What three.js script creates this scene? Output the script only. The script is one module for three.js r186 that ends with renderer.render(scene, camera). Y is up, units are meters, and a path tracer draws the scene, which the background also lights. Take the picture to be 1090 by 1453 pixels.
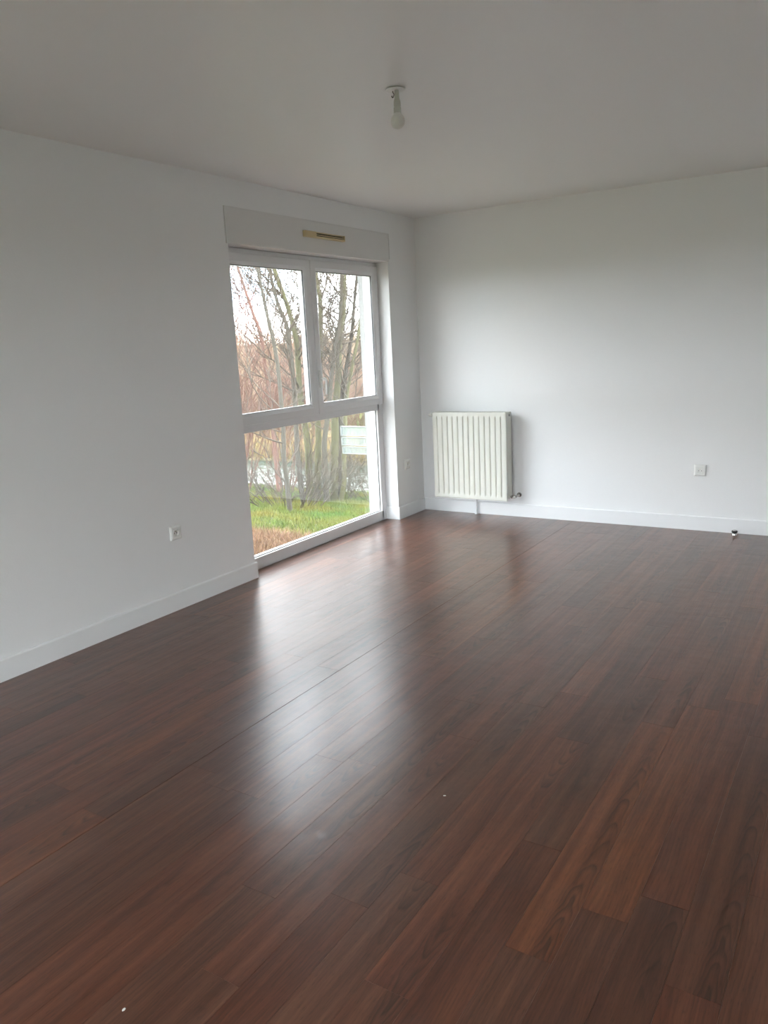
import * as THREE from 'three';
import { RoundedBoxGeometry } from 'three/addons/geometries/RoundedBoxGeometry.js';
import { mergeGeometries, mergeVertices, toCreasedNormals } from 'three/addons/utils/BufferGeometryUtils.js';
import { ImprovedNoise } from 'three/addons/math/ImprovedNoise.js';

// ------------------------------------------------------------------ camera, sky, exposure
const scene = new THREE.Scene();
const camera = new THREE.PerspectiveCamera(66.02, 1090 / 1453, 0.05, 600);
camera.position.set(3.440, 1.4696, 6.0928);
camera.rotation.set(-0.20864, 0.56715, -0.04915, 'YXZ');
const renderer = new THREE.WebGLRenderer({ antialias: true });
renderer.toneMapping = THREE.LinearToneMapping;
renderer.toneMappingExposure = 1.0;
renderer.shadowMap.enabled = true;

const noise = new ImprovedNoise();
const fbm = (x, y, z, n = 4) => { let s = 0, a = 0.5, f = 1; for (let i = 0; i < n; i++) { s += a * noise.noise(x * f, y * f, z * f); a *= 0.5; f *= 2.03; } return s; };
const smooth = (a, b, x) => { const t = Math.min(1, Math.max(0, (x - a) / (b - a))); return t * t * (3 - 2 * t); };

// a bright overcast winter sky with a few thin blue gaps, the same all round
const SKY = 12.4;
{
  const W = 512, H = 256, d = new Float32Array(W * H * 4);
  for (let j = 0; j < H; j++) for (let i = 0; i < W; i++) {
    const el = ((j + 0.5) / H - 0.5) * Math.PI, az = ((i + 0.5) / W) * 2 * Math.PI;
    const x = Math.cos(az) * Math.cos(el), z = Math.sin(az) * Math.cos(el), y = Math.sin(el);
    const k = smooth(0.02, 0.3, fbm(x * 3.1 + 4, y * 6 + 2, z * 3.1, 5) + 0.04);
    const b = SKY * (0.95 + 0.25 * fbm(x * 5, y * 9, z * 5 + 9, 4));
    const o = (j * W + i) * 4;
    d[o] = b * (0.96 - 0.36 * k); d[o + 1] = b * (0.985 - 0.2 * k); d[o + 2] = b * (1.0 - 0.05 * k); d[o + 3] = 1;
  }
  const t = new THREE.DataTexture(d, W, H, THREE.RGBAFormat, THREE.FloatType);
  t.mapping = THREE.EquirectangularReflectionMapping; t.magFilter = THREE.LinearFilter; t.colorSpace = THREE.LinearSRGBColorSpace; t.needsUpdate = true;
  scene.background = t;
}

// ------------------------------------------------------------------ helpers
let seed = 12345;
const rnd = () => { seed = (seed + 0x6d2b79f5) | 0; let t = Math.imul(seed ^ (seed >>> 15), 1 | seed); t = (t + Math.imul(t ^ (t >>> 7), 61 | t)) ^ t; return ((t ^ (t >>> 14)) >>> 0) / 4294967296; };
const rr = (a, b) => a + (b - a) * rnd();
const used = new Map();
const numbered = (n) => { const k = used.get(n) ?? 0; used.set(n, k + 1); return k ? n + '_' + String(k).padStart(3, '0') : n; };
const clean = (g) => { let q = g.index ? g.toNonIndexed() : g; if (!q.attributes.uv) q.setAttribute('uv', new THREE.BufferAttribute(new Float32Array(q.attributes.position.count * 2), 2)); for (const k of Object.keys(q.attributes)) if (!['position', 'normal', 'uv'].includes(k)) q.deleteAttribute(k); return q; };
const join = (gs) => (gs.length === 1 ? gs[0] : mergeGeometries(gs.map(clean)));
function part(name, geos, mat, parent) {
  const m = new THREE.Mesh(join([].concat(geos)), mat);
  m.name = parent === scene ? numbered(name) : name;
  if (parent !== scene) { const n = parent.children.filter((c) => c.name.replace(/_\d{3}$/, '') === name).length; if (n) m.name = name + '_' + String(n).padStart(3, '0'); }
  m.castShadow = m.receiveShadow = true; parent.add(m); return m;
}
const struct = (name, geos, mat) => { const m = part(name, geos, mat, scene); m.userData.kind = 'structure'; return m; };
function thing(name, label, category, [x, y, z] = [0, 0, 0], group) {
  const o = new THREE.Group(); o.name = numbered(name); o.position.set(x, y, z); o.userData = { label, category }; if (group) o.userData.group = group; scene.add(o); return o;
}
const tag = (o, label, category, group) => { Object.assign(o.userData, { label, category }); if (group) o.userData.group = group; return o; };
// box from min to max corner; r rounds its edges; uv in metres
function box(x0, y0, z0, x1, y1, z1, r = 0) {
  const g = r ? new RoundedBoxGeometry(x1 - x0, y1 - y0, z1 - z0, 2, r) : new THREE.BoxGeometry(x1 - x0, y1 - y0, z1 - z0);
  g.translate((x0 + x1) / 2, (y0 + y1) / 2, (z0 + z1) / 2); return metres(g);
}
function metres(g) {
  const p = g.attributes.position, n = g.attributes.normal, uv = new Float32Array(p.count * 2);
  for (let i = 0; i < p.count; i++) {
    const ax = Math.abs(n.getX(i)), ay = Math.abs(n.getY(i)), az = Math.abs(n.getZ(i));
    if (ay >= ax && ay >= az) { uv[2 * i] = p.getX(i); uv[2 * i + 1] = p.getZ(i); } else if (ax >= az) { uv[2 * i] = p.getZ(i); uv[2 * i + 1] = p.getY(i); } else { uv[2 * i] = p.getX(i); uv[2 * i + 1] = p.getY(i); }
  }
  g.setAttribute('uv', new THREE.BufferAttribute(uv, 2)); return g;
}
// a profile (list of [a, b]) swept straight: place(a, b, t) gives the point at t = 0 and 1
function prism(profile, place) {
  const s = new THREE.Shape(profile.map(([a, b]) => new THREE.Vector2(a, b)));
  const g = new THREE.ExtrudeGeometry(s, { depth: 1, bevelEnabled: false }), p = g.attributes.position;
  for (let i = 0; i < p.count; i++) { const v = place(p.getX(i), p.getY(i), p.getZ(i)); p.setXYZ(i, v[0], v[1], v[2]); }
  // keep faces outward whichever way place() turns
  const a = place(0, 0, 0), bx = place(1, 0, 0), by = place(0, 1, 0), bz = place(0, 0, 1);
  const X = new THREE.Vector3(...bx).sub(new THREE.Vector3(...a)), Y = new THREE.Vector3(...by).sub(new THREE.Vector3(...a)), Z = new THREE.Vector3(...bz).sub(new THREE.Vector3(...a));
  if (X.cross(Y).dot(Z) < 0) for (let i = 0; i < p.count; i += 3) { const v = [p.getX(i), p.getY(i), p.getZ(i)]; p.setXYZ(i, p.getX(i + 1), p.getY(i + 1), p.getZ(i + 1)); p.setXYZ(i + 1, ...v); }
  g.computeVertexNormals(); return metres(g);
}
const lathe = (pts, n = 32) => new THREE.LatheGeometry(pts.map(([r, y]) => new THREE.Vector2(r, y)), n);
const cyl = (r, h, n = 20) => new THREE.CylinderGeometry(r, r, h, n);

function tex(w, h, f, srgb = true) {
  const d = new Uint8Array(w * h * 4);
  for (let j = 0; j < h; j++) for (let i = 0; i < w; i++) { const c = f(i, j), o = (j * w + i) * 4; d[o] = c[0]; d[o + 1] = c[1]; d[o + 2] = c[2]; d[o + 3] = 255; }
  const t = new THREE.DataTexture(d, w, h); t.wrapS = t.wrapT = THREE.RepeatWrapping; t.magFilter = THREE.LinearFilter; t.minFilter = THREE.LinearMipmapLinearFilter; t.generateMipmaps = true;
  if (srgb) t.colorSpace = THREE.SRGBColorSpace; t.needsUpdate = true; return t;
}
function heights(n, f) {   // float texture for relief
  const d = new Float32Array(n * n * 4);
  for (let j = 0; j < n; j++) for (let i = 0; i < n; i++) { const o = (j * n + i) * 4; d[o] = d[o + 1] = d[o + 2] = f(i / n, j / n); d[o + 3] = 1; }
  const t = new THREE.DataTexture(d, n, n, THREE.RGBAFormat, THREE.FloatType); t.wrapS = t.wrapT = THREE.RepeatWrapping; t.magFilter = THREE.LinearFilter; t.needsUpdate = true; return t;
}
// gradient noise that repeats every nx by ny cells, u and v running 0..1
const hash = (i, j, k) => { let h = Math.imul(i, 374761393) ^ Math.imul(j, 668265263) ^ Math.imul(k, 1274126177); h = Math.imul(h ^ (h >>> 13), 1103515245); return ((h ^ (h >>> 16)) >>> 0) / 4294967296; };
function grad2(u, v, nx, ny, k) {
  const x = u * nx, y = v * ny, i = Math.floor(x), j = Math.floor(y), fx = x - i, fy = y - j, sx = fx * fx * fx * (fx * (fx * 6 - 15) + 10), sy = fy * fy * fy * (fy * (fy * 6 - 15) + 10);
  const g = (a, b) => { const t = hash(((i + a) % nx + nx) % nx, ((j + b) % ny + ny) % ny, k) * 6.2832; return Math.cos(t) * (fx - a) + Math.sin(t) * (fy - b); };
  const p = g(0, 0), q = g(1, 0), r = g(0, 1), w = g(1, 1);
  return 1.4 * (p + (q - p) * sx + (r + (w - r) * sx - p - (q - p) * sx) * sy);
}
const tileNoise = (u, v, n, k = 0, n2 = n) => 0.62 * grad2(u, v, n, n2, k) + 0.3 * grad2(u, v, 2 * n, 2 * n2, k + 17) + 0.15 * grad2(u, v, 4 * n, 4 * n2, k + 31);
const std = (o) => new THREE.MeshStandardMaterial(o), phys = (o) => new THREE.MeshPhysicalMaterial(o);
const rgb = (r, g, b) => new THREE.Color().setRGB(r, g, b);

// ------------------------------------------------------------------ materials
const roller = heights(512, (u, v) => 0.5 + 0.5 * tileNoise(u, v, 60, 1) + 0.2 * tileNoise(u, v, 9, 2));
roller.repeat.set(1.6, 1.6);
const M = {
  wall: std({ name: 'matt_white_paint', color: rgb(0.862, 0.868, 0.864), roughness: 0.62, bumpMap: roller, bumpScale: 0.0004 }),
  ceiling: std({ name: 'satin_ceiling_paint', color: rgb(0.885, 0.888, 0.876), roughness: 0.42, bumpMap: roller, bumpScale: 0.0002 }),
  trim: std({ name: 'white_gloss_trim', color: rgb(0.87, 0.88, 0.88), roughness: 0.3 }),
  pvc: std({ name: 'white_pvc', color: rgb(0.8, 0.8, 0.8), roughness: 0.28 }),
  boxPaint: std({ name: 'shutter_box_paint', color: rgb(0.75, 0.745, 0.73), roughness: 0.5 }),
  gasket: std({ name: 'dark_gasket', color: rgb(0.05, 0.05, 0.05), roughness: 0.7 }),
  glass: phys({ name: 'window_glass', color: 0xffffff, roughness: 0, transmission: 1, thickness: 0, ior: 1.5, specularIntensity: 0.8 }),
  render: std({ name: 'outdoor_render', color: rgb(0.24, 0.24, 0.228), roughness: 0.85 }),
  radiator: std({ name: 'cream_radiator_enamel', color: rgb(0.715, 0.715, 0.645), roughness: 0.3 }),
  plastic: std({ name: 'white_plastic', color: rgb(0.8, 0.8, 0.77), roughness: 0.3 }),
  socket: std({ name: 'socket_plastic', color: rgb(0.87, 0.87, 0.84), roughness: 0.25 }),
  hole: std({ name: 'dark_hole', color: rgb(0.03, 0.03, 0.03), roughness: 0.8 }),
  yellowed: std({ name: 'yellowed_plastic', color: rgb(0.68, 0.56, 0.32), roughness: 0.45 }),
  chrome: std({ name: 'worn_chrome', color: rgb(0.55, 0.54, 0.52), roughness: 0.22, metalness: 1 }),
  pin: std({ name: 'brass_pin', color: rgb(0.6, 0.55, 0.42), roughness: 0.3, metalness: 1 }),
  black: std({ name: 'black_rubber', color: rgb(0.02, 0.02, 0.02), roughness: 0.35 }),
  hook: std({ name: 'dark_steel_hook', color: rgb(0.12, 0.11, 0.1), roughness: 0.5, metalness: 0.7 }),
  bulb: phys({ name: 'frosted_bulb_glass', color: rgb(0.72, 0.72, 0.67), roughness: 0.3 }),
  holder: std({ name: 'greyed_holder_plastic', color: rgb(0.55, 0.555, 0.5), roughness: 0.4 }),
  slat: phys({ name: 'frosted_glass_slat', color: rgb(0.75, 0.82, 0.84), roughness: 0.06, transmission: 0.85, thickness: 0 }),
  slatRim: std({ name: 'white_slat_rim', color: rgb(0.24, 0.26, 0.25), roughness: 0.4 }),
  barkGreen: std({ name: 'lichened_bark', color: rgb(0.115, 0.11, 0.052), roughness: 0.95 }),
  barkGrey: std({ name: 'grey_bark', color: rgb(0.075, 0.066, 0.05), roughness: 0.95 }),
  twig: std({ name: 'twig_bark', color: rgb(0.09, 0.072, 0.054), roughness: 0.95 }),
  twigRed: std({ name: 'reddish_twigs', color: rgb(0.2, 0.11, 0.085), roughness: 0.95 }),
  twigPink: std({ name: 'far_pinkish_twigs', color: rgb(0.28, 0.19, 0.14), roughness: 0.95 }),
  twigTan: std({ name: 'far_tan_twigs', color: rgb(0.28, 0.215, 0.13), roughness: 0.95 }),
  water: phys({ name: 'pond_water', color: rgb(0.03, 0.055, 0.05), roughness: 0.12, ior: 1.33 }),
  grass: std({ name: 'grass_blades', color: rgb(0.135, 0.17, 0.034), roughness: 0.8 }),
  straw: std({ name: 'dry_straw', color: rgb(0.26, 0.175, 0.1), roughness: 0.9 }),
  reed: std({ name: 'dry_reed', color: rgb(0.3, 0.24, 0.11), roughness: 0.9 }),
};

// ------------------------------------------------------------------ room shell  (left wall x = 0, back wall z = 0)
const RX = 4.7, RZ = 7.5, H = 2.5, WZ0 = 0.452, WZ1 = 2.31, HEAD = 2.12, FRX = -0.12;
const wallHole = (xa, xb, top) => [box(xa, -0.3, WZ1, xb, H, RZ + 0.3), box(xa, -0.3, -0.3, xb, H, WZ0), box(xa, top, WZ0, xb, H, WZ1), box(xa, -0.3, WZ0, Math.min(xb, -0.12), -0.012, WZ1)];
struct('wall_left', wallHole(-0.2, 0, HEAD + 0.215), M.wall);
struct('wall_left_outside', wallHole(-0.3, -0.2, HEAD), M.render);
struct('wall_back', box(0, -0.3, -0.3, RX + 0.3, H, 0), M.wall);
struct('wall_right', box(RX, -0.3, 0, RX + 0.3, H, RZ + 0.3), M.wall);
// wall behind the camera with two more tall windows
const BX = [[0.35, 2.21], [2.49, 4.35]];
struct('wall_front', [box(0, -0.3, RZ, BX[0][0], H, RZ + 0.3), box(BX[0][1], -0.3, RZ, BX[1][0], H, RZ + 0.3), box(BX[1][1], -0.3, RZ, RX, H, RZ + 0.3), ...BX.flatMap(([a, b]) => [box(a, HEAD, RZ, b, H, RZ + 0.3), box(a, -0.3, RZ, b, -0.012, RZ + 0.3)])], M.wall);
struct('ceiling', box(-0.3, H, -0.3, RX + 0.3, H + 0.3, RZ + 0.3), M.ceiling);

// floor: slab with one mesh per plank
const FW = 1024, FH = 2048, LANES = 8;
const lanes = Array.from({ length: LANES }, (_, k) => ({ c: rr(0.25, 0.75), cath: k % 2 === 0, tone: rr(0.95, 1.05), k: k * 40, up: k % 4 ? 1 : -1 }));
const woodMap = tex(FW, FH, (i, j) => {
  const k = Math.floor(i / 128), L = lanes[k], a = (i % 128) / 128, v = j / FH, K = L.k;
  const wob = grad2(a, v, 2, 5, K), wob2 = grad2(0.5, v, 1, 4, K + 1), band = grad2(a, v, 4, 3, K + 2) + 0.6 * grad2(a, v, 9, 4, K + 3);
  const dx = a - L.c - 0.16 * wob2;
  const F = L.cath ? L.up * v * 15 + dx * dx * 34 + wob * 0.8 + 0.5 * grad2(a, v, 5, 22, K + 6) : a * 11 + wob * 1.6 + wob2 * 1.5;
  const f = F - Math.floor(F), ring = f < 0.75 ? f / 0.75 : (1 - f) / 0.25;
  const near = L.cath ? Math.exp(-dx * dx * 22) * smooth(-0.35, 0.35, grad2(0.3, v, 1, 3, K + 9) + 0.05) : 0.3;
  const fine = grad2(a, v, 24, 16, K + 4) + 0.7 * grad2(a, v, 50, 40, K + 5), pore = Math.max(0, grad2(a, v, 60, 70, K + 7) - 0.28);
  const s = L.tone * (1 + 0.09 * fine + 0.17 * band - 0.36 * ring * ring * near - 0.35 * pore);
  return [132 * s, 80 * s * (1 + 0.05 * band), 60 * s * (1 + 0.06 * band)];
});
const screed = heights(512, (u, v) => 0.5 + 0.34 * tileNoise(u, v, 13, 3) + 0.16 * tileNoise(u, v, 34, 5));
screed.channel = 1; screed.repeat.set(1 / 2.6, 1 / 2.6);
// dry mop smears and scuffs, with outlines of their own
const scuffs = tex(1024, 1024, (i, j) => {
  const u = i / 1024, v = j / 1024, m = smooth(0.12, 0.4, tileNoise(u, v, 6, 8)), s = Math.max(0, tileNoise(u, v, 30, 9, 60)) * m;
  return [0, Math.min(255, 182 + 6 * tileNoise(u, v, 16, 4) + 10 * s), 0];
}, false);
scuffs.channel = 1; scuffs.repeat.set(1 / 2.9, 1 / 2.9);
const plankTones = [[1, 1, 1], [0.84, 0.82, 0.82], [1.18, 1.1, 0.98], [0.92, 0.96, 1.0], [1.05, 0.93, 0.88], [1.3, 1.16, 0.92]];
const plankMats = plankTones.map((t, k) => phys({ name: 'red_brown_wood_' + ['plain', 'dark', 'warm', 'greyish', 'red', 'amber'][k], color: rgb(0.5 * t[0], 0.535 * t[1], 0.52 * t[2]), map: woodMap, roughness: 0.4, roughnessMap: scuffs, bumpMap: screed, bumpScale: 0.003, clearcoat: 0.32, clearcoatRoughness: 0.285 }));
{
  const floor = struct('floor', [box(-0.001, -0.3, -0.001, RX, -0.008, RZ), box(-0.119, -0.0119, WZ0, -0.001, -0.008, WZ1)], std({ name: 'dark_subfloor', color: rgb(0.05, 0.03, 0.025), roughness: 0.9 }));
  const PW = 0.123, X0 = 2.74 - 23 * PW, gap = 0.0004, bev = 0.0003;
  const fixed = { 23: 4.538, 26: 4.472, 25: 4.2, 18: 4.96, 22: 2.80, 20: 3.102 };
  const lay = (x0, x1, z0, z1, lane) => {
    const seam = (x) => (Math.abs(x - 1.387) < 0.01 ? 0.0011 : gap / 2), a0 = x0 + seam(x0), a1 = x1 - seam(x1), b0 = z0 + gap / 2, b1 = z1 - gap / 2, pos = [], idx = [];
    for (const [d, y] of [[0, -0.008], [0, -bev], [bev, 0]]) pos.push(a0 + d, y, b0 + d, a1 - d, y, b0 + d, a1 - d, y, b1 - d, a0 + d, y, b1 - d);
    for (let r = 0; r < 2; r++) for (let k = 0; k < 4; k++) { const p = r * 4 + k, q = r * 4 + (k + 1) % 4; idx.push(p, p + 4, q, q, p + 4, q + 4); }
    idx.push(8, 11, 10, 8, 10, 9);
    let g = new THREE.BufferGeometry(); g.setAttribute('position', new THREE.Float32BufferAttribute(pos, 3)); g.setIndex(idx); g = g.toNonIndexed(); g.computeVertexNormals();
    const p = g.attributes.position, uv = [], uv1 = [], v0 = rr(0, Math.max(0, 1 - (z1 - z0) / 1.6)), flip = rnd() < 0.5;
    for (let i = 0; i < p.count; i++) {
      const a = (p.getX(i) - x0) / PW, b = (p.getZ(i) - z0) / 1.6;
      uv.push((lane + 0.02 + 0.96 * Math.min(1, Math.max(0, a))) / LANES, v0 + (flip ? (z1 - z0) / 1.6 - b : b)); uv1.push(p.getX(i), p.getZ(i));
    }
    g.setAttribute('uv', new THREE.Float32BufferAttribute(uv, 2)); g.setAttribute('uv1', new THREE.Float32BufferAttribute(uv1, 2));
    const m = new THREE.Mesh(g, plankMats[[0, 0, 1, 1, 2, 3, 3, 4, 4, 5][Math.floor(rnd() * 10)]]); m.castShadow = m.receiveShadow = true; return m;
  };
  const put = (m) => { const n = floor.children.length; m.name = n ? 'plank_' + String(n).padStart(3, '0') : 'plank'; floor.add(m); };
  const cols = []; for (let k = 0; ; k++) { const x0 = Math.max(0, X0 + k * PW), x1 = Math.min(RX, X0 + (k + 1) * PW); if (x0 >= RX) break; if (x1 > 0.01) cols.push([k, x0, x1]); }
  for (const [k, x0, x1] of cols) {
    const L = 1.32; let z = (fixed[k] ?? rr(0, L)) % L - L;
    for (; z < RZ; z += L) { const z0 = Math.max(0, z), z1 = Math.min(RZ, z + L); if (z1 - z0 > 0.06) put(lay(x0, x1, z0, z1, Math.floor(rnd() * LANES))); else if (z1 > z0) put(lay(x0, x1, z0, z1, 2)); }
  }
  for (const [x0, x1] of [[-0.119, X0], [X0, 0]]) for (const [z0, z1] of [[WZ0, 1.2], [1.2, WZ1]]) put(lay(x0, x1, z0, z1, Math.floor(rnd() * LANES)));
}

// skirting boards with an eased top edge
const SK = 0.108, ST = 0.012, skProfile = [[0, 0], [ST, 0], [ST, SK - 0.007], [ST - 0.0025, SK - 0.0025], [ST - 0.007, SK], [0, SK]];
struct('baseboard_left', [
  prism(skProfile, (a, b, t) => [a, b, WZ1 - ST + t * (RZ - WZ1 + ST)]), prism(skProfile, (a, b, t) => [a, b, t * (WZ0 + ST)]),
  prism(skProfile, (a, b, t) => [FRX - t * FRX, b, WZ0 + a]), prism(skProfile, (a, b, t) => [FRX - t * FRX, b, WZ1 - a]),
], M.trim);
struct('baseboard_back', prism(skProfile, (a, b, t) => [ST + t * (RX - ST), b, a]), M.trim);
struct('baseboard_right', prism(skProfile, (a, b, t) => [RX - a, b, ST + t * (RZ - ST)]), M.trim);
struct('baseboard_front', [[ST, BX[0][0]], [BX[0][1], BX[1][0]], [BX[1][1], RX - ST]].map(([p, q]) => prism(skProfile, (a, b, t) => [p + t * (q - p), b, RZ - a])), M.trim);

// ------------------------------------------------------------------ windows
// A frame of four mitred bars with profile [inward distance, depth]; rect in (z, y)
function frameBars(z0, y0, z1, y1, profile) {
  const corner = (d) => [[z0 + d, y0 + d], [z1 - d, y0 + d], [z1 - d, y1 - d], [z0 + d, y1 - d]];
  const pos = [], n = profile.length;
  for (let s = 0; s < 4; s++) for (let k = 0; k < n; k++) {
    const [d0, x0] = profile[k], [d1, x1] = profile[(k + 1) % n];
    const A = corner(d0)[s], B = corner(d0)[(s + 1) % 4], C = corner(d1)[(s + 1) % 4], D = corner(d1)[s];
    const q = [[x0, A[1], A[0]], [x0, B[1], B[0]], [x1, C[1], C[0]], [x1, D[1], D[0]]];
    for (const v of [0, 1, 2, 0, 2, 3]) pos.push(...q[v]);
  }
  const g = new THREE.BufferGeometry(); g.setAttribute('position', new THREE.Float32BufferAttribute(pos, 3)); g.computeVertexNormals(); return metres(g);
}
function tallWindow(w0, w1, parent) {   // in wall-left axes: the room on +x, z from w0 to w1
  const xi = FRX, P = M.pvc;
  // fixed outer frame with transom
  part('frame', [box(xi - 0.07, 2.04, w0, xi, HEAD, w1, 0.003), box(xi - 0.07, 0, w0, xi, 2.06, w0 + 0.075, 0.003), box(xi - 0.07, 0, w1 - 0.075, xi, 2.06, w1, 0.003), box(xi - 0.07, 0.94, w0 + 0.05, xi, 1.0, w1 - 0.05, 0.003)], P, parent);
  part('sill_rail', box(xi - 0.07, 0, w0 + 0.05, xi, 0.082, w1 - 0.05, 0.004), P, parent);
  // two opening sashes, slightly proud
  const mid = (w0 + w1) / 2 - 0.026, sx = xi + 0.017;
  for (const [a, b] of [[w0 + 0.01, mid - 0.0025], [mid + 0.0025, w1 - 0.01]]) {
    const sash = part('sash', frameBars(a, 0.99, b, 2.09, [[0, sx - 0.06], [0, sx - 0.003], [0.003, sx], [0.05, sx], [0.0525, sx - 0.002], [0.0735, sx - 0.0105], [0.074, sx - 0.06]]), P, parent);
    part('gasket', frameBars(a + 0.072, 1.062, b - 0.072, 2.018, [[0, sx - 0.02], [0, sx - 0.014], [0.004, sx - 0.0145], [0.004, sx - 0.02]]), M.gasket, sash);
    part('glass_pane', [box(sx - 0.024, 1.058, a + 0.068, sx - 0.020, 2.022, b - 0.068)], M.glass, sash);
    part('glass_pane', [box(sx - 0.044, 1.058, a + 0.068, sx - 0.040, 2.022, b - 0.068)], M.glass, sash);
    part('spacer_bar', frameBars(a + 0.066, 1.056, b - 0.066, 2.024, [[0, sx - 0.04], [0, sx - 0.024], [0.012, sx - 0.024], [0.012, sx - 0.04]]), M.plastic, sash);
  }
  // fixed lower light
  const la = w0 + 0.05, lb = w1 - 0.05;
  const bead = part('glazing_bead', frameBars(la, 0.06, lb, 0.965, [[0, xi - 0.06], [0, xi - 0.004], [0.006, xi - 0.005], [0.024, xi - 0.0125], [0.0245, xi - 0.06]]), P, parent);
  part('gasket', frameBars(la + 0.023, 0.083, lb - 0.023, 0.942, [[0, xi - 0.024], [0, xi - 0.016], [0.004, xi - 0.0165], [0.004, xi - 0.024]]), M.gasket, bead);
  part('glass_pane', box(xi - 0.028, 0.078, la + 0.018, xi - 0.024, 0.947, lb - 0.018), M.glass, parent);
  part('glass_pane', box(xi - 0.048, 0.078, la + 0.018, xi - 0.044, 0.947, lb - 0.018), M.glass, parent);
  // lever handle on the meeting stile
  const hz = mid - 0.036, hx = sx, c = new THREE.CatmullRomCurve3([[hx + 0.012, 1.245, hz], [hx + 0.038, 1.247, hz], [hx + 0.05, 1.235, hz - 0.004], [hx + 0.052, 1.18, hz - 0.004], [hx + 0.05, 1.13, hz - 0.003]].map((v) => new THREE.Vector3(...v)));
  const handle = part('window_handle', [box(hx, 1.18, hz - 0.016, hx + 0.012, 1.31, hz + 0.016, 0.005)], M.plastic, parent);
  part('lever', new THREE.TubeGeometry(c, 24, 0.0105, 10), M.plastic, handle);
}
const window1 = new THREE.Group(); window1.name = 'window_1'; window1.userData.kind = 'structure'; scene.add(window1); tallWindow(WZ0, WZ1, window1);
for (const [z0, z1] of [[WZ0, WZ0 + 0.026], [WZ1 - 0.026, WZ1]]) part('shutter_guide', [box(-0.235, 0, z0, -0.195, HEAD, z0 + 0.004), box(-0.235, 0, z1 - 0.004, -0.195, HEAD, z1), box(-0.199, 0, z0, -0.195, HEAD, z1), box(-0.235, 0, z0, -0.231, HEAD, z1)], M.pvc, window1);
part('outer_sill', box(-0.36, -0.012, WZ0, -0.19, 0.012, WZ1, 0.004), M.render, window1);
// the two tall windows behind the camera, the same make
for (const [k, [a, b]] of BX.entries()) { const w = new THREE.Group(); w.name = 'window_' + (k + 2); w.userData.kind = 'structure'; scene.add(w); tallWindow(0, b - a, w); w.rotation.y = Math.PI / 2; w.position.set(a, 0, RZ); }

// ------------------------------------------------------------------ shutter box over the window
{
  const t = thing('shutter_box', 'long off-white roller shutter box set over the tall window', 'shutter box', [0, HEAD, 0]);
  part('casing', [box(-0.199, 0.001, WZ0 + 0.001, 0.003, 0.2105, WZ1 - 0.001), box(0.0005, 0.0005, WZ0 - 0.012, 0.006, 0.211, WZ1 + 0.012, 0.002)], M.boxPaint, t);
  part('cover_strip', [box(-0.002, 0.2105, WZ0 - 0.018, 0.009, 0.216, WZ1 + 0.016), box(-0.002, 0, WZ1 + 0.011, 0.009, 0.2105, WZ1 + 0.016), box(-0.002, 0.02, WZ0 - 0.018, 0.009, 0.2105, WZ0 - 0.012)], M.boxPaint, t);
  // yellowed trickle vent with two slots
  const v = part('air_vent', [
    box(0.005, 0.1, 1.085, 0.012, 0.142, 1.56, 0.003),
    prism([[0.012, 0.1], [0.032, 0.103], [0.034, 0.109], [0.033, 0.1115], [0.012, 0.1115]], (a, b, s) => [a, b, 1.09 + s * 0.46]),
    prism([[0.012, 0.1195], [0.0315, 0.1195], [0.0295, 0.124], [0.012, 0.125]], (a, b, s) => [a, b, 1.09 + s * 0.46]),
    prism([[0.012, 0.133], [0.027, 0.133], [0.022, 0.1405], [0.012, 0.1415]], (a, b, s) => [a, b, 1.09 + s * 0.46]),
    box(0.01, 0.101, 1.085, 0.032, 0.1405, 1.096, 0.003), box(0.01, 0.101, 1.435, 0.032, 0.1405, 1.56, 0.003),
  ], M.yellowed, t);
  v.userData.label = 'yellowed beige air vent with two dark slots';
  part('vent_slot', box(0.0115, 0.108, 1.095, 0.014, 0.137, 1.436), M.hole, v);
}

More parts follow.
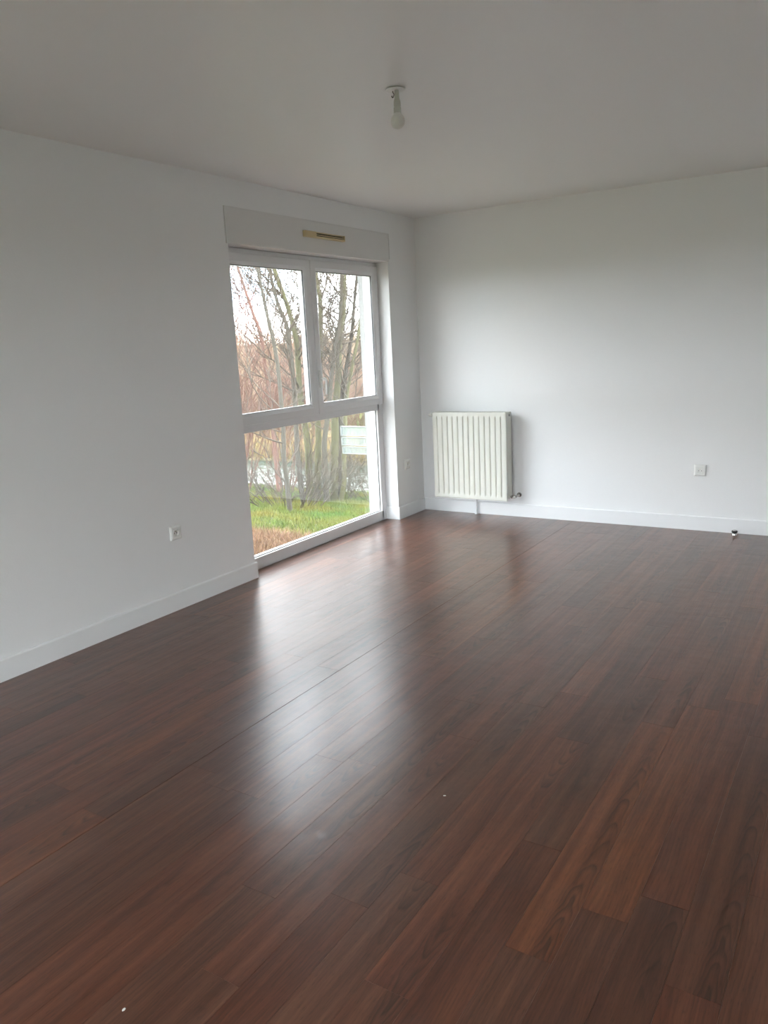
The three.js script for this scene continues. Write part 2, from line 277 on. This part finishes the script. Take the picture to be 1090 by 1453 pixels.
// ------------------------------------------------------------------ radiator
{
  const x0 = 0.187, x1 = 0.866, y0 = 0.151, y1 = 0.887, zf = 0.145, t = thing('radiator', 'cream panel radiator with vertical grooves on the far white wall', 'radiator', [0, 0, 0]);
  const nG = 13, pitch = 0.049, g0 = x0 + (x1 - x0) / 2 - 6 * pitch;
  const xs = [x0, x0 + 0.004]; for (let k = 0; k < nG; k++) for (const d of [-0.0085, -0.0065, -0.004, -0.0018, 0, 0.0018, 0.004, 0.0065, 0.0085]) xs.push(g0 + k * pitch + d);
  xs.push(x1 - 0.004, x1);
  const ys = [y0, y0 + 0.004, y0 + 0.016, y0 + 0.026, y0 + 0.034, y0 + 0.04, y0 + 0.05, y0 + 0.06, y1 - 0.06, y1 - 0.05, y1 - 0.04, y1 - 0.034, y1 - 0.026, y1 - 0.016, y1 - 0.004, y1];
  const hgt = (x, y) => {
    let g = 0; for (let k = 0; k < nG; k++) { const d = Math.abs(x - g0 - k * pitch); g = Math.max(g, 1 - smooth(0.0018, 0.0085, d)); }
    const e = smooth(y0 + 0.026, y0 + 0.055, y) * (1 - smooth(y1 - 0.055, y1 - 0.026, y)), lip = Math.min(x - x0, x1 - x, y - y0, y1 - y) < 0.001 ? -0.004 : 0;
    return zf - 0.0095 * g * e + lip;
  };
  const pos = [], idx = [], nx = xs.length, ny = ys.length;
  for (const y of ys) for (const x of xs) pos.push(x, y, hgt(x, y));
  for (let j = 0; j + 1 < ny; j++) for (let i = 0; i + 1 < nx; i++) { const a = j * nx + i; idx.push(a, a + 1, a + nx + 1, a, a + nx + 1, a + nx); }
  let g = new THREE.BufferGeometry(); g.setAttribute('position', new THREE.Float32BufferAttribute(pos, 3)); g.setIndex(idx); g.computeVertexNormals();
  part('front_panel', [metres(g.toNonIndexed()), box(x0, y0, zf - 0.018, x1, y1, zf - 0.0115)], M.radiator, t);
  part('back_panel', box(x0 + 0.01, y0 + 0.01, 0.046, x1 - 0.01, y1 - 0.02, 0.058, 0.004), M.radiator, t);
  const fins = []; for (let k = 0; k < 27; k++) fins.push(box(x0 + 0.02 + k * 0.0242, y0 + 0.05, 0.0585, x0 + 0.0225 + k * 0.0242, y1 - 0.05, 0.1265));
  part('convector_fins', fins, M.radiator, t);
  part('side_cover', [box(x0, y0 + 0.02, 0.038, x0 + 0.0015, y1 - 0.002, zf - 0.019), box(x0, y1 - 0.012, 0.044, x0 + 0.012, y1 - 0.002, 0.0455)], M.radiator, t);
  const right = part('side_cover', [box(x1 - 0.0015, y0 + 0.02, 0.038, x1, y1 - 0.002, zf - 0.019), box(x1 - 0.012, y1 - 0.012, 0.044, x1, y1 - 0.002, 0.0455)], M.radiator, t);
  const plug = cyl(0.0115, 0.004, 20); plug.rotateZ(Math.PI / 2); plug.translate(x1 + 0.002, y1 - 0.027, 0.079);
  const nut = cyl(0.006, 0.006, 6); nut.rotateZ(Math.PI / 2); nut.translate(x1 + 0.004, y1 - 0.027, 0.077);
  part('bleed_plug', [plug, nut], M.chrome, right);
  const grille = [box(x0 + 0.002, y1 - 0.003, 0.046, x1 - 0.002, y1 - 0.001, 0.05), box(x0 + 0.002, y1 - 0.003, zf - 0.024, x1 - 0.002, y1 - 0.001, zf - 0.018)];
  for (let k = 0; k < 45; k++) grille.push(box(x0 + 0.006 + k * 0.0148, y1 - 0.003, 0.05, x0 + 0.0125 + k * 0.0148, y1 - 0.0015, zf - 0.024));
  part('top_grille', grille, M.radiator, t);
  // thermostat valve, upper left
  const vb = cyl(0.01, 0.03, 16); vb.rotateZ(Math.PI / 2); vb.translate(x0 - 0.0155, y1 - 0.027, 0.079);
  part('valve_body', [vb], M.hook, t);
  const kn = lathe([[0.001, 0], [0.013, 0], [0.0165, 0.006], [0.0165, 0.026], [0.014, 0.036], [0.012, 0.038], [0.001, 0.038]], 24); kn.rotateZ(Math.PI / 2); kn.translate(x0 - 0.03, y1 - 0.027, 0.079);
  part('valve_knob', [kn], M.plastic, t);
  // lockshield valve, lower right, with its elbow into the wall
  const yv = 0.178, v1 = cyl(0.009, 0.024, 16); v1.rotateZ(Math.PI / 2); v1.translate(x1 + 0.0125, yv, 0.07);
  const hex = cyl(0.0135, 0.011, 6); hex.rotateZ(Math.PI / 2); hex.translate(x1 + 0.012, yv, 0.07);
  const el = new THREE.TubeGeometry(new THREE.CatmullRomCurve3([[x1 + 0.02, yv, 0.07], [x1 + 0.04, yv + 0.002, 0.07], [x1 + 0.05, yv + 0.006, 0.055], [x1 + 0.05, yv + 0.008, 0.0145]].map((p) => new THREE.Vector3(...p))), 24, 0.0095, 12);
  const hex2 = cyl(0.0135, 0.012, 6); hex2.rotateX(Math.PI / 2); hex2.translate(x1 + 0.05, yv + 0.008, 0.03);
  const val = part('lockshield_valve', [v1, hex, el, hex2], M.chrome, t);
  const cap = lathe([[0.001, 0], [0.0095, 0], [0.0105, 0.003], [0.0095, 0.02], [0.006, 0.023], [0.001, 0.023]], 20); cap.rotateX(Math.PI / 2); cap.translate(x1 + 0.038, yv, 0.077);
  part('valve_cap', [cap], M.plastic, val);
  part('wall_rosette', [(() => { const q = cyl(0.02, 0.006, 24); q.rotateX(Math.PI / 2); q.translate(x1 + 0.05, yv + 0.008, 0.0035); return q; })()], M.chrome, t);
  const pipe = cyl(0.009, 0.148, 18); pipe.translate(0.53, 0.0745, 0.032);
  const ring = lathe([[0.009, 0], [0.017, 0], [0.016, 0.004], [0.009, 0.006]], 20); ring.translate(0.53, 0.0005, 0.032);
  part('supply_pipe', [pipe, ring], M.trim, t);
  part('wall_bracket', [box(x0 + 0.1, y1 - 0.2, 0.002, x0 + 0.13, y1 - 0.05, 0.047, 0.002), box(x1 - 0.13, y1 - 0.2, 0.002, x1 - 0.1, y1 - 0.05, 0.047, 0.002), box(x0 + 0.1, y0 + 0.05, 0.002, x0 + 0.13, y0 + 0.12, 0.047, 0.002), box(x1 - 0.13, y0 + 0.05, 0.002, x1 - 0.1, y0 + 0.12, 0.047, 0.002)], M.radiator, t);
}

// ------------------------------------------------------------------ power outlets (built facing +z, centre at the origin)
function outlet(label, pos, turn) {
  const t = thing('power_outlet', label, 'power outlet', pos); t.rotation.y = turn;
  const f = new THREE.Shape(); f.moveTo(-0.0225, -0.0225); f.lineTo(0.0225, -0.0225); f.lineTo(0.0225, 0.0225); f.lineTo(-0.0225, 0.0225); f.closePath(); const hole2 = new THREE.Path(); hole2.absarc(0, 0, 0.0185, 0, Math.PI * 2, true); f.holes.push(hole2);
  const insert = new THREE.ExtrudeGeometry(f, { depth: 0.0115, bevelEnabled: true, bevelThickness: 0.0012, bevelSize: 0.0012, bevelOffset: -0.0012, bevelSegments: 2, curveSegments: 28 });
  const plate = (() => { // square frame sloping outwards to the wall
    const rings = [[0.0425, 0], [0.0425, 0.003], [0.0405, 0.0065], [0.0335, 0.0105], [0.0325, 0.011], [0.0232, 0.011], [0.0232, 0.004]], p = [];
    const c = (r, z) => [[-r, -r, z], [r, -r, z], [r, r, z], [-r, r, z]];
    for (let k = 0; k + 1 < rings.length; k++) for (let q = 0; q < 4; q++) { const a = c(...rings[k])[q], b = c(...rings[k])[(q + 1) % 4], d = c(...rings[k + 1])[q], e = c(...rings[k + 1])[(q + 1) % 4]; p.push(...a, ...b, ...e, ...a, ...e, ...d); }
    const r = new THREE.BufferGeometry(); r.setAttribute('position', new THREE.Float32BufferAttribute(p, 3)); r.computeVertexNormals(); return metres(r);
  })();
  part('plate', [plate], M.socket, t);
  const ins = part('socket_insert', [insert], M.socket, t);
  const floorDisc = new THREE.CylinderGeometry(0.0186, 0.0186, 0.002, 28); floorDisc.rotateX(Math.PI / 2); floorDisc.translate(0, 0, 0.0012);
  part('socket_well', [floorDisc], M.socket, ins);
  const holes = [-0.0095, 0.0095].map((x) => { const q = cyl(0.0032, 0.001, 14); q.rotateX(Math.PI / 2); q.translate(x, -0.003, 0.0026); return q; });
  part('contact_hole', holes, M.hole, ins);
  const pin = cyl(0.0024, 0.011, 12); pin.rotateX(Math.PI / 2); pin.translate(0, 0.0085, 0.0076);
  part('earth_pin', [pin], M.pin, ins);
  return t;
}
outlet('square white power outlet low on the long left wall, before the tall window', [0, 0.459, 2.968], Math.PI / 2);
outlet('square white power outlet on the far wall, well right of the radiator', [2.341, 0.453, 0], 0);
outlet('small white power outlet on the narrow wall strip between window and room corner', [0, 0.455, 0.285], Math.PI / 2);

// dried paint flecks on the floor
for (const [x, z, label] of [[2.303, 4.02, 'tiny white paint fleck on the floor below the window reflection'], [2.055, 5.14, 'tiny white paint fleck on the floor near the lower left corner'], [3.0, 4.73, 'tiny white paint fleck on the floor near the lower right corner']]) {
  const g = new THREE.IcosahedronGeometry(1, 2), p = g.attributes.position; for (let i = 0; i < p.count; i++) { const v = new THREE.Vector3().fromBufferAttribute(p, i), k = 1 + 0.3 * noise.noise(v.x * 2 + x * 9, v.y * 2, v.z * 2); p.setXYZ(i, v.x * k * 0.005, Math.max(0, v.y) * 0.0013, v.z * k * 0.0035); } g.computeVertexNormals();
  const m = tag(part('paint_fleck', g, M.plastic, scene), label, 'paint fleck'); m.position.set(x, 0.0001, z); m.rotation.y = x * 7;
}

// ------------------------------------------------------------------ door stop and bare bulb
{
  const t = thing('door_stop', 'small round door stop with black rubber ring on the floor by the far wall', 'door stop', [2.604, 0, 0.075]);
  part('base', lathe([[0.0001, 0], [0.019, 0], [0.0195, 0.003], [0.0165, 0.012], [0.0155, 0.019], [0.0001, 0.019]], 32), M.chrome, t);
  part('rubber_ring', lathe([[0.0001, 0.019], [0.0165, 0.019], [0.0205, 0.023], [0.0208, 0.031], [0.0175, 0.036], [0.0001, 0.036]], 32), M.black, t);
  part('top_cap', lathe([[0.013, 0.0355], [0.0128, 0.0385], [0.009, 0.0405], [0.0001, 0.041]], 32), M.chrome, t);
}
{
  const t = thing('ceiling_lamp', 'bare white bulb in a plain holder hanging from the ceiling', 'ceiling lamp', [1.652, H, 3.04]);
  part('ceiling_rose', [lathe([[0.0001, -0.0085], [0.037, -0.0085], [0.041, -0.007], [0.0415, -0.0055], [0.0001, -0.005]].reverse(), 48), lathe([[0.0001, -0.006], [0.03, -0.006], [0.03, -0.0001]].reverse(), 32)], M.plastic, t);
  const hk = new THREE.CatmullRomCurve3([[-0.012, -0.0065, 0], [-0.012, -0.014, 0], [-0.0075, -0.02, 0.001], [-0.0085, -0.028, 0.001], [-0.0135, -0.033, 0], [-0.018, -0.029, -0.001], [-0.0185, -0.025, -0.001]].map((p) => new THREE.Vector3(...p)));
  part('hook', new THREE.TubeGeometry(hk, 40, 0.002, 8), M.hook, t);
  part('lamp_holder', lathe([[0.0001, -0.008], [0.009, -0.008], [0.0095, -0.014], [0.0105, -0.04], [0.0138, -0.05], [0.0146, -0.056], [0.0146, -0.07], [0.0122, -0.0708], [0.0122, -0.0738], [0.0155, -0.0746], [0.0158, -0.096], [0.0145, -0.0965], [0.0001, -0.0965]].reverse(), 32).translate(0.006, 0, 0), M.holder, t);
  part('bulb', lathe([[0.0001, -0.157], [0.009, -0.156], [0.018, -0.152], [0.0245, -0.145], [0.0285, -0.136], [0.0295, -0.127], [0.0285, -0.119], [0.0255, -0.111], [0.0205, -0.104], [0.017, -0.1], [0.015, -0.0955], [0.0001, -0.0955]], 40).translate(0.006, 0, 0), M.bulb, t);
}

// ------------------------------------------------------------------ outdoors: ground falling to a pond, far bank
const groundY = (x, z) => {
  let y = z > 1.5 ? -0.2 : z > -4.55 ? -0.2 + 0.116 * (z - 1.5) : z > -4.9 ? -0.9 + (z + 4.55) * 0.9 : z > -6.9 ? -1.25 : z > -7.25 ? -1.25 + (-6.9 - z) * 1.1 : -0.86 + 2.2 * smooth(7.25, 60, -z) + 0.012 * (-7.25 - z);
  if (x > -0.36 && x < RX + 0.36 && z > -0.36 && z < RZ + 0.36) return Math.min(y, -0.34);
  return y + 0.05 * fbm(x * 0.9, 3, z * 0.9, 3);
};
const soil = tex(512, 512, (i, j) => { const u = i / 512, v = j / 512, n = 1 + 0.5 * tileNoise(u, v, 24, 2) + 0.4 * tileNoise(u, v, 90, 4); return [128 * n, 128 * n, 124 * n]; });
{
  // fine near the window, coarse far away; colour of turf, dry litter and far dry grass by place
  const lines = (near, far, lo, hi, n) => { const a = []; for (let v = lo; v < hi; v += near) a.push(v); let v = hi, s = near; while (v < far) { a.push(v); s *= 1.25; v += s; } a.push(far); let w = lo, q = near; const b = []; while (w > -far) { q *= 1.25; w -= q; b.unshift(Math.max(-far, w)); } return [...b, ...a]; };
  const xs = lines(0.25, 160, -14, 6), zs = lines(0.25, 160, -14, 10), pos = [], col = [], uv = [], idx = [];
  for (const z of zs) for (const x of xs) {
    pos.push(x, groundY(x, z), z); uv.push(x / 3, z / 3);
    const dry = smooth(-0.2, 0.35, z + 0.12 * x + 0.7 * fbm(x * 1.3, 1, z * 1.3, 3) + 0.2) * smooth(-0.5, -1.6, -x - 3.2), far = smooth(-6.8, -7.3, z), strip = smooth(11, 12, -z) * (1 - smooth(15, 17, -z));
    const n = 0.75 + 0.8 * Math.max(-0.4, fbm(x * 2, 7, z * 2, 3));
    let c = [0.042 * n, 0.05 * n, 0.016 * n];
    const mix = (d, t) => { c = c.map((v, k) => v + (d[k] * n - v) * t); };
    mix([0.11, 0.072, 0.042], dry * (x < -0.36 ? 1 : 0)); mix([0.1, 0.078, 0.042], far); mix([0.12, 0.13, 0.04], far * strip);
    col.push(...c);
  }
  const nx = xs.length;
  for (let j = 0; j + 1 < zs.length; j++) for (let i = 0; i + 1 < nx; i++) { const a = j * nx + i; idx.push(a, a + nx, a + nx + 1, a, a + nx + 1, a + 1); }
  const g = new THREE.BufferGeometry(); g.setAttribute('position', new THREE.Float32BufferAttribute(pos, 3)); g.setAttribute('color', new THREE.Float32BufferAttribute(col, 3)); g.setAttribute('uv', new THREE.Float32BufferAttribute(uv, 2)); g.setIndex(idx); g.computeVertexNormals();
  const m = new THREE.Mesh(g, std({ name: 'turf_and_litter', color: rgb(7.5, 7.5, 7), vertexColors: true, map: soil, roughness: 1 })); m.name = 'ground'; m.userData.kind = 'structure'; m.receiveShadow = m.castShadow = true; scene.add(m);
}
{
  const ripple = heights(256, (u, v) => 0.5 + 0.3 * tileNoise(u, v, 26, 6, 12) + 0.15 * tileNoise(u, v, 50, 7, 24));
  ripple.repeat.set(1 / 3, 1 / 3); M.water.bumpMap = ripple; M.water.bumpScale = 0.02;
  const g = new THREE.BoxGeometry(70, 0.3, 2.75); g.translate(-22, -1.06, -5.9);
  tag(part('pond', metres(g), M.water, scene), 'pale still strip of pond water beyond the lawn', 'pond');
}
// instanced blades and straws: stuff
function blades(name, label, category, mat, count, tri, place, tint) {
  const p = []; for (let k = 0; k < tri; k++) { const a = rr(0, 6.28), l = rr(0.5, 1), b = rr(0.15, 0.6), w = 0.05, ca = Math.cos(a), sa = Math.sin(a), ox = rr(-0.35, 0.35), oz = rr(-0.35, 0.35); p.push(ox - sa * w, 0, oz + ca * w, ox + sa * w, 0, oz - ca * w, ox + ca * b, l, oz + sa * b); }
  const g = new THREE.BufferGeometry(); g.setAttribute('position', new THREE.Float32BufferAttribute(p, 3)); g.computeVertexNormals();
  const m = new THREE.InstancedMesh(g, mat, count), q = new THREE.Matrix4(), e = new THREE.Euler(), qu = new THREE.Quaternion(), c = new THREE.Color();
  for (let k = 0; k < count; k++) { const [x, y, z, s, h, tilt, t] = place(); e.set(tilt * rr(-1, 1), rr(0, 6.28), tilt * rr(-1, 1)); q.compose(new THREE.Vector3(x, y, z), qu.setFromEuler(e), new THREE.Vector3(s, h, s)); m.setMatrixAt(k, q); const b = tint(t); m.setColorAt(k, c.setRGB(b[0], b[1], b[2])); }
  m.name = numbered(name); m.userData = { kind: 'stuff', label, category }; m.castShadow = m.receiveShadow = true; scene.add(m); return m;
}
const isDry = (x, z) => z + 0.12 * x + 0.7 * fbm(x * 1.3, 1, z * 1.3, 3) > -0.05 && x > -2.7;
const spot = (x0, x1, z0, z1, ok) => { for (let k = 0; k < 60; k++) { const x = rr(x0, x1), z = rr(z0, z1); if (ok(x, z)) return [x, z]; } return [x0, z0]; };
blades('grass', 'short green grass on the lawn sloping down to the pond', 'grass', M.grass, 42000, 7, () => { const [x, z] = spot(-8.5, -0.45, -4.6, 1.3, (a, b) => !isDry(a, b)); return [x, groundY(x, z) - 0.005, z, rr(0.05, 0.09), rr(0.025, 0.075), 0.3, fbm(x * 1.6, 5, z * 1.6, 3)]; }, (t) => { const b = rr(0.7, 1.2); return [b * (1.05 + 1.3 * t), b, b * rr(0.6, 1.3)]; });
blades('straw', 'matted dry straw and dead leaves under the window', 'straw', M.straw, 9000, 5, () => { const [x, z] = spot(-3, -0.4, -0.5, 2.6, isDry); return [x, groundY(x, z) + 0.01, z, rr(0.05, 0.1), rr(0.06, 0.16), 1.2, 0]; }, () => { const b = rr(0.5, 1.5); return [b, b * rr(0.85, 1.05), b * rr(0.8, 1.2)]; });
blades('reeds', 'dry pale reeds along the far edge of the pond', 'reeds', M.reed, 9000, 6, () => { const x = rr(-16, 0), z = -7.25 - Math.pow(rnd(), 2) * 3; return [x, groundY(x, z), z, rr(0.08, 0.2), rr(0.12, 0.42), 0.25, 0]; }, () => { const b = rr(0.6, 1.2); return [b, b * rr(0.85, 1.05), b * rr(0.8, 1.1)]; });

// branches as thin tapering prisms
class Twigs {
  constructor() { this.p = []; this.n = []; }
  limb(pts, r0, r1, sides = 5) {
    const rings = pts.map((p, i) => {
      const d = new THREE.Vector3().subVectors(pts[Math.min(i + 1, pts.length - 1)], pts[Math.max(i - 1, 0)]).normalize(), u = new THREE.Vector3(d.y, -d.x, 0.3).cross(d).normalize(), v = new THREE.Vector3().crossVectors(d, u), r = r0 + (r1 - r0) * (i / (pts.length - 1));
      return Array.from({ length: sides }, (_, k) => { const a = (k / sides) * 6.2832, n = u.clone().multiplyScalar(Math.cos(a)).addScaledVector(v, Math.sin(a)); return [p.clone().addScaledVector(n, r), n]; });
    });
    for (let i = 0; i + 1 < rings.length; i++) for (let k = 0; k < sides; k++) { const a = rings[i][k], b = rings[i][(k + 1) % sides], c = rings[i + 1][(k + 1) % sides], d = rings[i + 1][k]; for (const q of [a, b, c, a, c, d]) { this.p.push(q[0].x, q[0].y, q[0].z); this.n.push(q[1].x, q[1].y, q[1].z); } }
  }
  geometry() { const g = new THREE.BufferGeometry(); g.setAttribute('position', new THREE.Float32BufferAttribute(this.p, 3)); g.setAttribute('normal', new THREE.Float32BufferAttribute(this.n, 3)); return g; }
}
const V = (x, y, z) => new THREE.Vector3(x, y, z);
// a shoot that starts at p along d and wanders upwards; recursion adds side shoots
function shoot(T, p, d, len, r, depth, up, kids, wander = 0.28) {
  const n = depth > 0 ? 5 : 3, pts = [p.clone()], dir = d.clone().normalize();
  for (let i = 0; i < n; i++) { dir.add(V(rr(-wander, wander), rr(-wander, wander) * 0.6 + up, rr(-wander, wander))).normalize(); pts.push(pts[i].clone().addScaledVector(dir, len / n)); }
  T.limb(pts, r, Math.max(0.0028, r * 0.4), depth > 0 ? 4 : 3);
  if (depth <= 0) return;
  for (let k = 0; k < kids; k++) {
    const f = rr(0.25, 1) * n, i = Math.min(n - 1, Math.floor(f)), q = pts[i].clone().lerp(pts[i + 1], f - i), along = pts[i + 1].clone().sub(pts[i]).normalize();
    shoot(T, q, along.multiplyScalar(1.1).add(V(rr(-1, 1), rr(-0.4, 0.7), rr(-1, 1))), len * rr(0.35, 0.7), Math.max(0.0038, r * 0.5), depth - 1, up, kids, wander);
  }
}
// stems through given points, with side branches growing from them
function stem(T, B, pts, r0, r1, count, from, len) {
  const c = new THREE.CatmullRomCurve3(pts.map((p) => V(...p))), P = c.getPoints(26).map((p, i) => p.add(V(0.02 * fbm(i * 0.3, pts[0][0], 1), 0, 0.02 * fbm(i * 0.3, pts[0][2], 5))));
  T.limb(P, r0, r1, 8);
  for (let k = 0; k < count; k++) {
    const t = rr(from, 1), q = c.getPoint(t), a = rr(0, 6.28), r = r0 + (r1 - r0) * t;
    shoot(B, q, V(Math.cos(a), rr(0.15, 1.1), Math.sin(a)), len * rr(0.5, 1.1), Math.max(0.0075, r * 0.4), 2, 0.09, 4);
  }
}
const relative = (pts, [x, y, z]) => pts.map((p) => [p[0] - x, p[1] - y, p[2] - z]);
{
  const at = [-3.32, -0.72, -2.95], t = thing('tree', 'bare multi-stemmed tree with lichen-green trunks rising from one clump on the lawn', 'tree', at);
  const stems = [
    [[[-3.5, -0.8, -2.83], [-3.49, 0.03, -2.84], [-3.51, 0.44, -2.83], [-3.54, 0.86, -2.81], [-3.54, 1.66, -2.8], [-3.6, 2.01, -2.76], [-3.71, 2.52, -2.67], [-3.85, 3.4, -2.6]], 0.055, M.barkGreen],
    [[[-3.45, -0.78, -2.62], [-3.49, -0.03, -2.59], [-3.48, 0.46, -2.6], [-3.48, 1.27, -2.6], [-3.51, 1.82, -2.57], [-3.59, 2.13, -2.51], [-3.7, 2.9, -2.46]], 0.042, M.barkGrey],
    [[[-3.54, -0.85, -3.05], [-3.49, 0.12, -3.09], [-3.47, 0.51, -3.11], [-3.43, 0.96, -3.14], [-3.36, 2.09, -3.19], [-3.38, 2.33, -3.18], [-3.45, 3.3, -3.17]], 0.05, M.barkGreen],
    [[[-3.25, -0.8, -2.9], [-3.25, -0.11, -2.9], [-3.23, 0.21, -2.91], [-3.17, 0.63, -2.96], [-3.07, 1.4, -3.04], [-2.97, 1.97, -3.12], [-2.9, 3.1, -3.12]], 0.046, M.barkGrey],
    [[[-3.29, -0.82, -3.12], [-3.24, 0.12, -3.16], [-3.21, 0.56, -3.18], [-3.14, 1.2, -3.23], [-3.12, 1.52, -3.25], [-3.04, 2.07, -3.31], [-3.0, 3.2, -3.33]], 0.062, M.barkGreen],
    [[[-3.36, -0.85, -3.32], [-3.31, -0.03, -3.36], [-3.26, 0.48, -3.39], [-3.21, 0.94, -3.43], [-3.12, 1.43, -3.5], [-3.07, 1.79, -3.54], [-2.95, 2.7, -3.6]], 0.044, M.barkGrey],
    [[[-3.16, -0.8, -3.09], [-3.1, -0.41, -3.14], [-3.07, 0.21, -3.17], [-3.0, 0.87, -3.22], [-2.85, 1.59, -3.33], [-2.7, 2.5, -3.43]], 0.04, M.barkGreen],
  ];
  for (const [pts, r, m] of stems) { const T = new Twigs(), B = new Twigs(); stem(T, B, relative(pts, at), r, r * 0.42, 18, 0.38, 0.95); const s = part('trunk', T.geometry(), m, t); part('branches', B.geometry(), M.twig, s); }
  const T = new Twigs(); for (let k = 0; k < 40; k++) shoot(T, V(rr(-0.3, 0.3), -0.05, rr(-0.4, 0.3)), V(rr(-0.8, 0.8), 1, rr(-0.8, 0.8)), rr(0.3, 0.9), 0.006, 1, 0.05, 3);
  part('base_shoots', T.geometry(), M.barkGrey, t);
}
{
  const at = [-2.81, -0.56, -1.53], t = thing('tree', 'slim grey sapling leaning left, nearest the window', 'tree', at), T = new Twigs(), B = new Twigs();
  stem(T, B, relative([[-2.81, -0.66, -1.53], [-2.83, -0.3, -1.52], [-2.84, 0.1, -1.51], [-2.83, 0.59, -1.52], [-2.85, 1.47, -1.51], [-2.89, 1.81, -1.47], [-2.95, 2.36, -1.43], [-3.0, 3.0, -1.4]], at), 0.036, 0.014, 18, 0.12, 0.85);
  const s = part('trunk', T.geometry(), M.barkGrey, t); part('branches', B.geometry(), M.twig, s);
}
{
  const at = [-4.69, -0.79, -3.56], t = thing('tree', 'thin reddish tree at the left, standing among the shrubs', 'tree', at), T = new Twigs(), B = new Twigs();
  stem(T, B, relative([[-4.69, -0.9, -3.56], [-4.72, 0.35, -3.54], [-4.77, 1.7, -3.5], [-4.85, 2.08, -3.44], [-4.97, 2.71, -3.34], [-5.1, 3.4, -3.3]], at), 0.035, 0.014, 20, 0.2, 0.8);
  const s = part('trunk', T.geometry(), M.twigRed, t); part('branches', B.geometry(), M.twigRed, s);
}
// shrubs: a fan of shoots each
function shrub(name, label, mat, pos, n, h, spread, kids, group) {
  const o = thing(name, label, 'shrub', pos, group), T = new Twigs(), B = new Twigs();
  for (let k = 0; k < n; k++) { const a = rr(0, 6.28), s = spread * Math.sqrt(rnd()), b = k % 3 ? B : T; shoot(b, V(Math.cos(a) * s * 0.3, -0.08, Math.sin(a) * s * 0.3), V(Math.cos(a) * s, 1, Math.sin(a) * s), h * rr(0.55, 1.05), b === T ? 0.012 : 0.008, 2, 0.02, kids, 0.2); }
  part('stems', T.geometry(), mat, o); part('twigs', B.geometry(), mat, o); return o;
}
shrub('shrub', 'tall reddish-brown bare shrub at the far left of the view', M.twigRed, [-5.5, -0.86, -3.55], 34, 3.1, 0.4, 5);
shrub('shrub', 'reddish-brown bare shrub behind the slim leaning sapling', M.twigRed, [-5.0, -0.86, -4.05], 20, 2.4, 0.5, 5);
shrub('shrub', 'low sprawling brown bush at the foot of the multi-stemmed tree, on its left', M.twig, [-3.35, -0.68, -2.15], 26, 0.9, 1.1, 4);
shrub('shrub', 'low arching brown bush right of the tree clump by the water', M.twig, [-2.75, -0.85, -3.6], 20, 1.0, 1.2, 4);
// the far bank's thicket, which nobody could count
for (const [k, mat] of [M.twigPink, M.twigTan].entries()) {
  const T = new Twigs();
  for (let i = 0; i < 44; i++) { const a = rr(0, 6.28), s = 0.75 * Math.sqrt(rnd()); shoot(T, V(Math.cos(a) * s * 0.35, -0.08, Math.sin(a) * s * 0.35), V(Math.cos(a) * s, 1, Math.sin(a) * s), 2.1 * rr(0.6, 1.05), 0.009, 2, 0.02, 4, 0.2); }
  const n = 46, m = new THREE.InstancedMesh(T.geometry(), mat, n), q = new THREE.Matrix4();
  for (let i = 0; i < n; i++) {
    const f = (i + rnd()) / n, z = -11.5 - 34 * f * f, w = 9.3 - z * 0.3, x = 3.44 - (6.09 - z) * 0.79 + rr(-0.62, 0.62) * w, s = rr(0.55, 0.95) * (1 + 0.5 * f);
    q.compose(V(x, groundY(x, z), z), new THREE.Quaternion().setFromEuler(new THREE.Euler(0, rr(0, 6.28), 0)), V(s * 1.25, s, s * 1.25)); m.setMatrixAt(i, q);
  }
  m.name = numbered('thicket'); m.userData = { kind: 'stuff', label: ['pinkish-brown', 'tan-brown'][k] + ' bare thicket covering the far bank of the pond', category: 'thicket' }; m.castShadow = m.receiveShadow = true; scene.add(m);
}
// pale slatted guard fixed to the outside wall beyond the window edge
{
  const t = thing('slatted_guard', 'pale guard of three horizontal slats outside, at the right edge of the lower pane', 'guard rail', [-0.3, 0, 0.3]);
  for (const [a, b, l] of [[0.687, 0.776, -0.373], [0.601, 0.678, -0.369], [0.525, 0.592, -0.363]]) {
    const s = part('slat', box(l + 0.006, a + 0.006, -0.014, -0.002, b - 0.008, -0.002), M.slat, t);
    part('rim', [box(l, b - 0.009, -0.016, -0.002, b, 0.002, 0.002), box(l, a, -0.016, -0.002, a + 0.006, 0.002, 0.002), box(l, a, -0.016, l + 0.012, b, 0.002, 0.002)], M.slatRim, s);
  }
  part('post', box(-0.03, -0.5, -0.03, -0.002, 0.8, -0.016, 0.003), M.slatRim, t);
}

renderer.render(scene, camera);
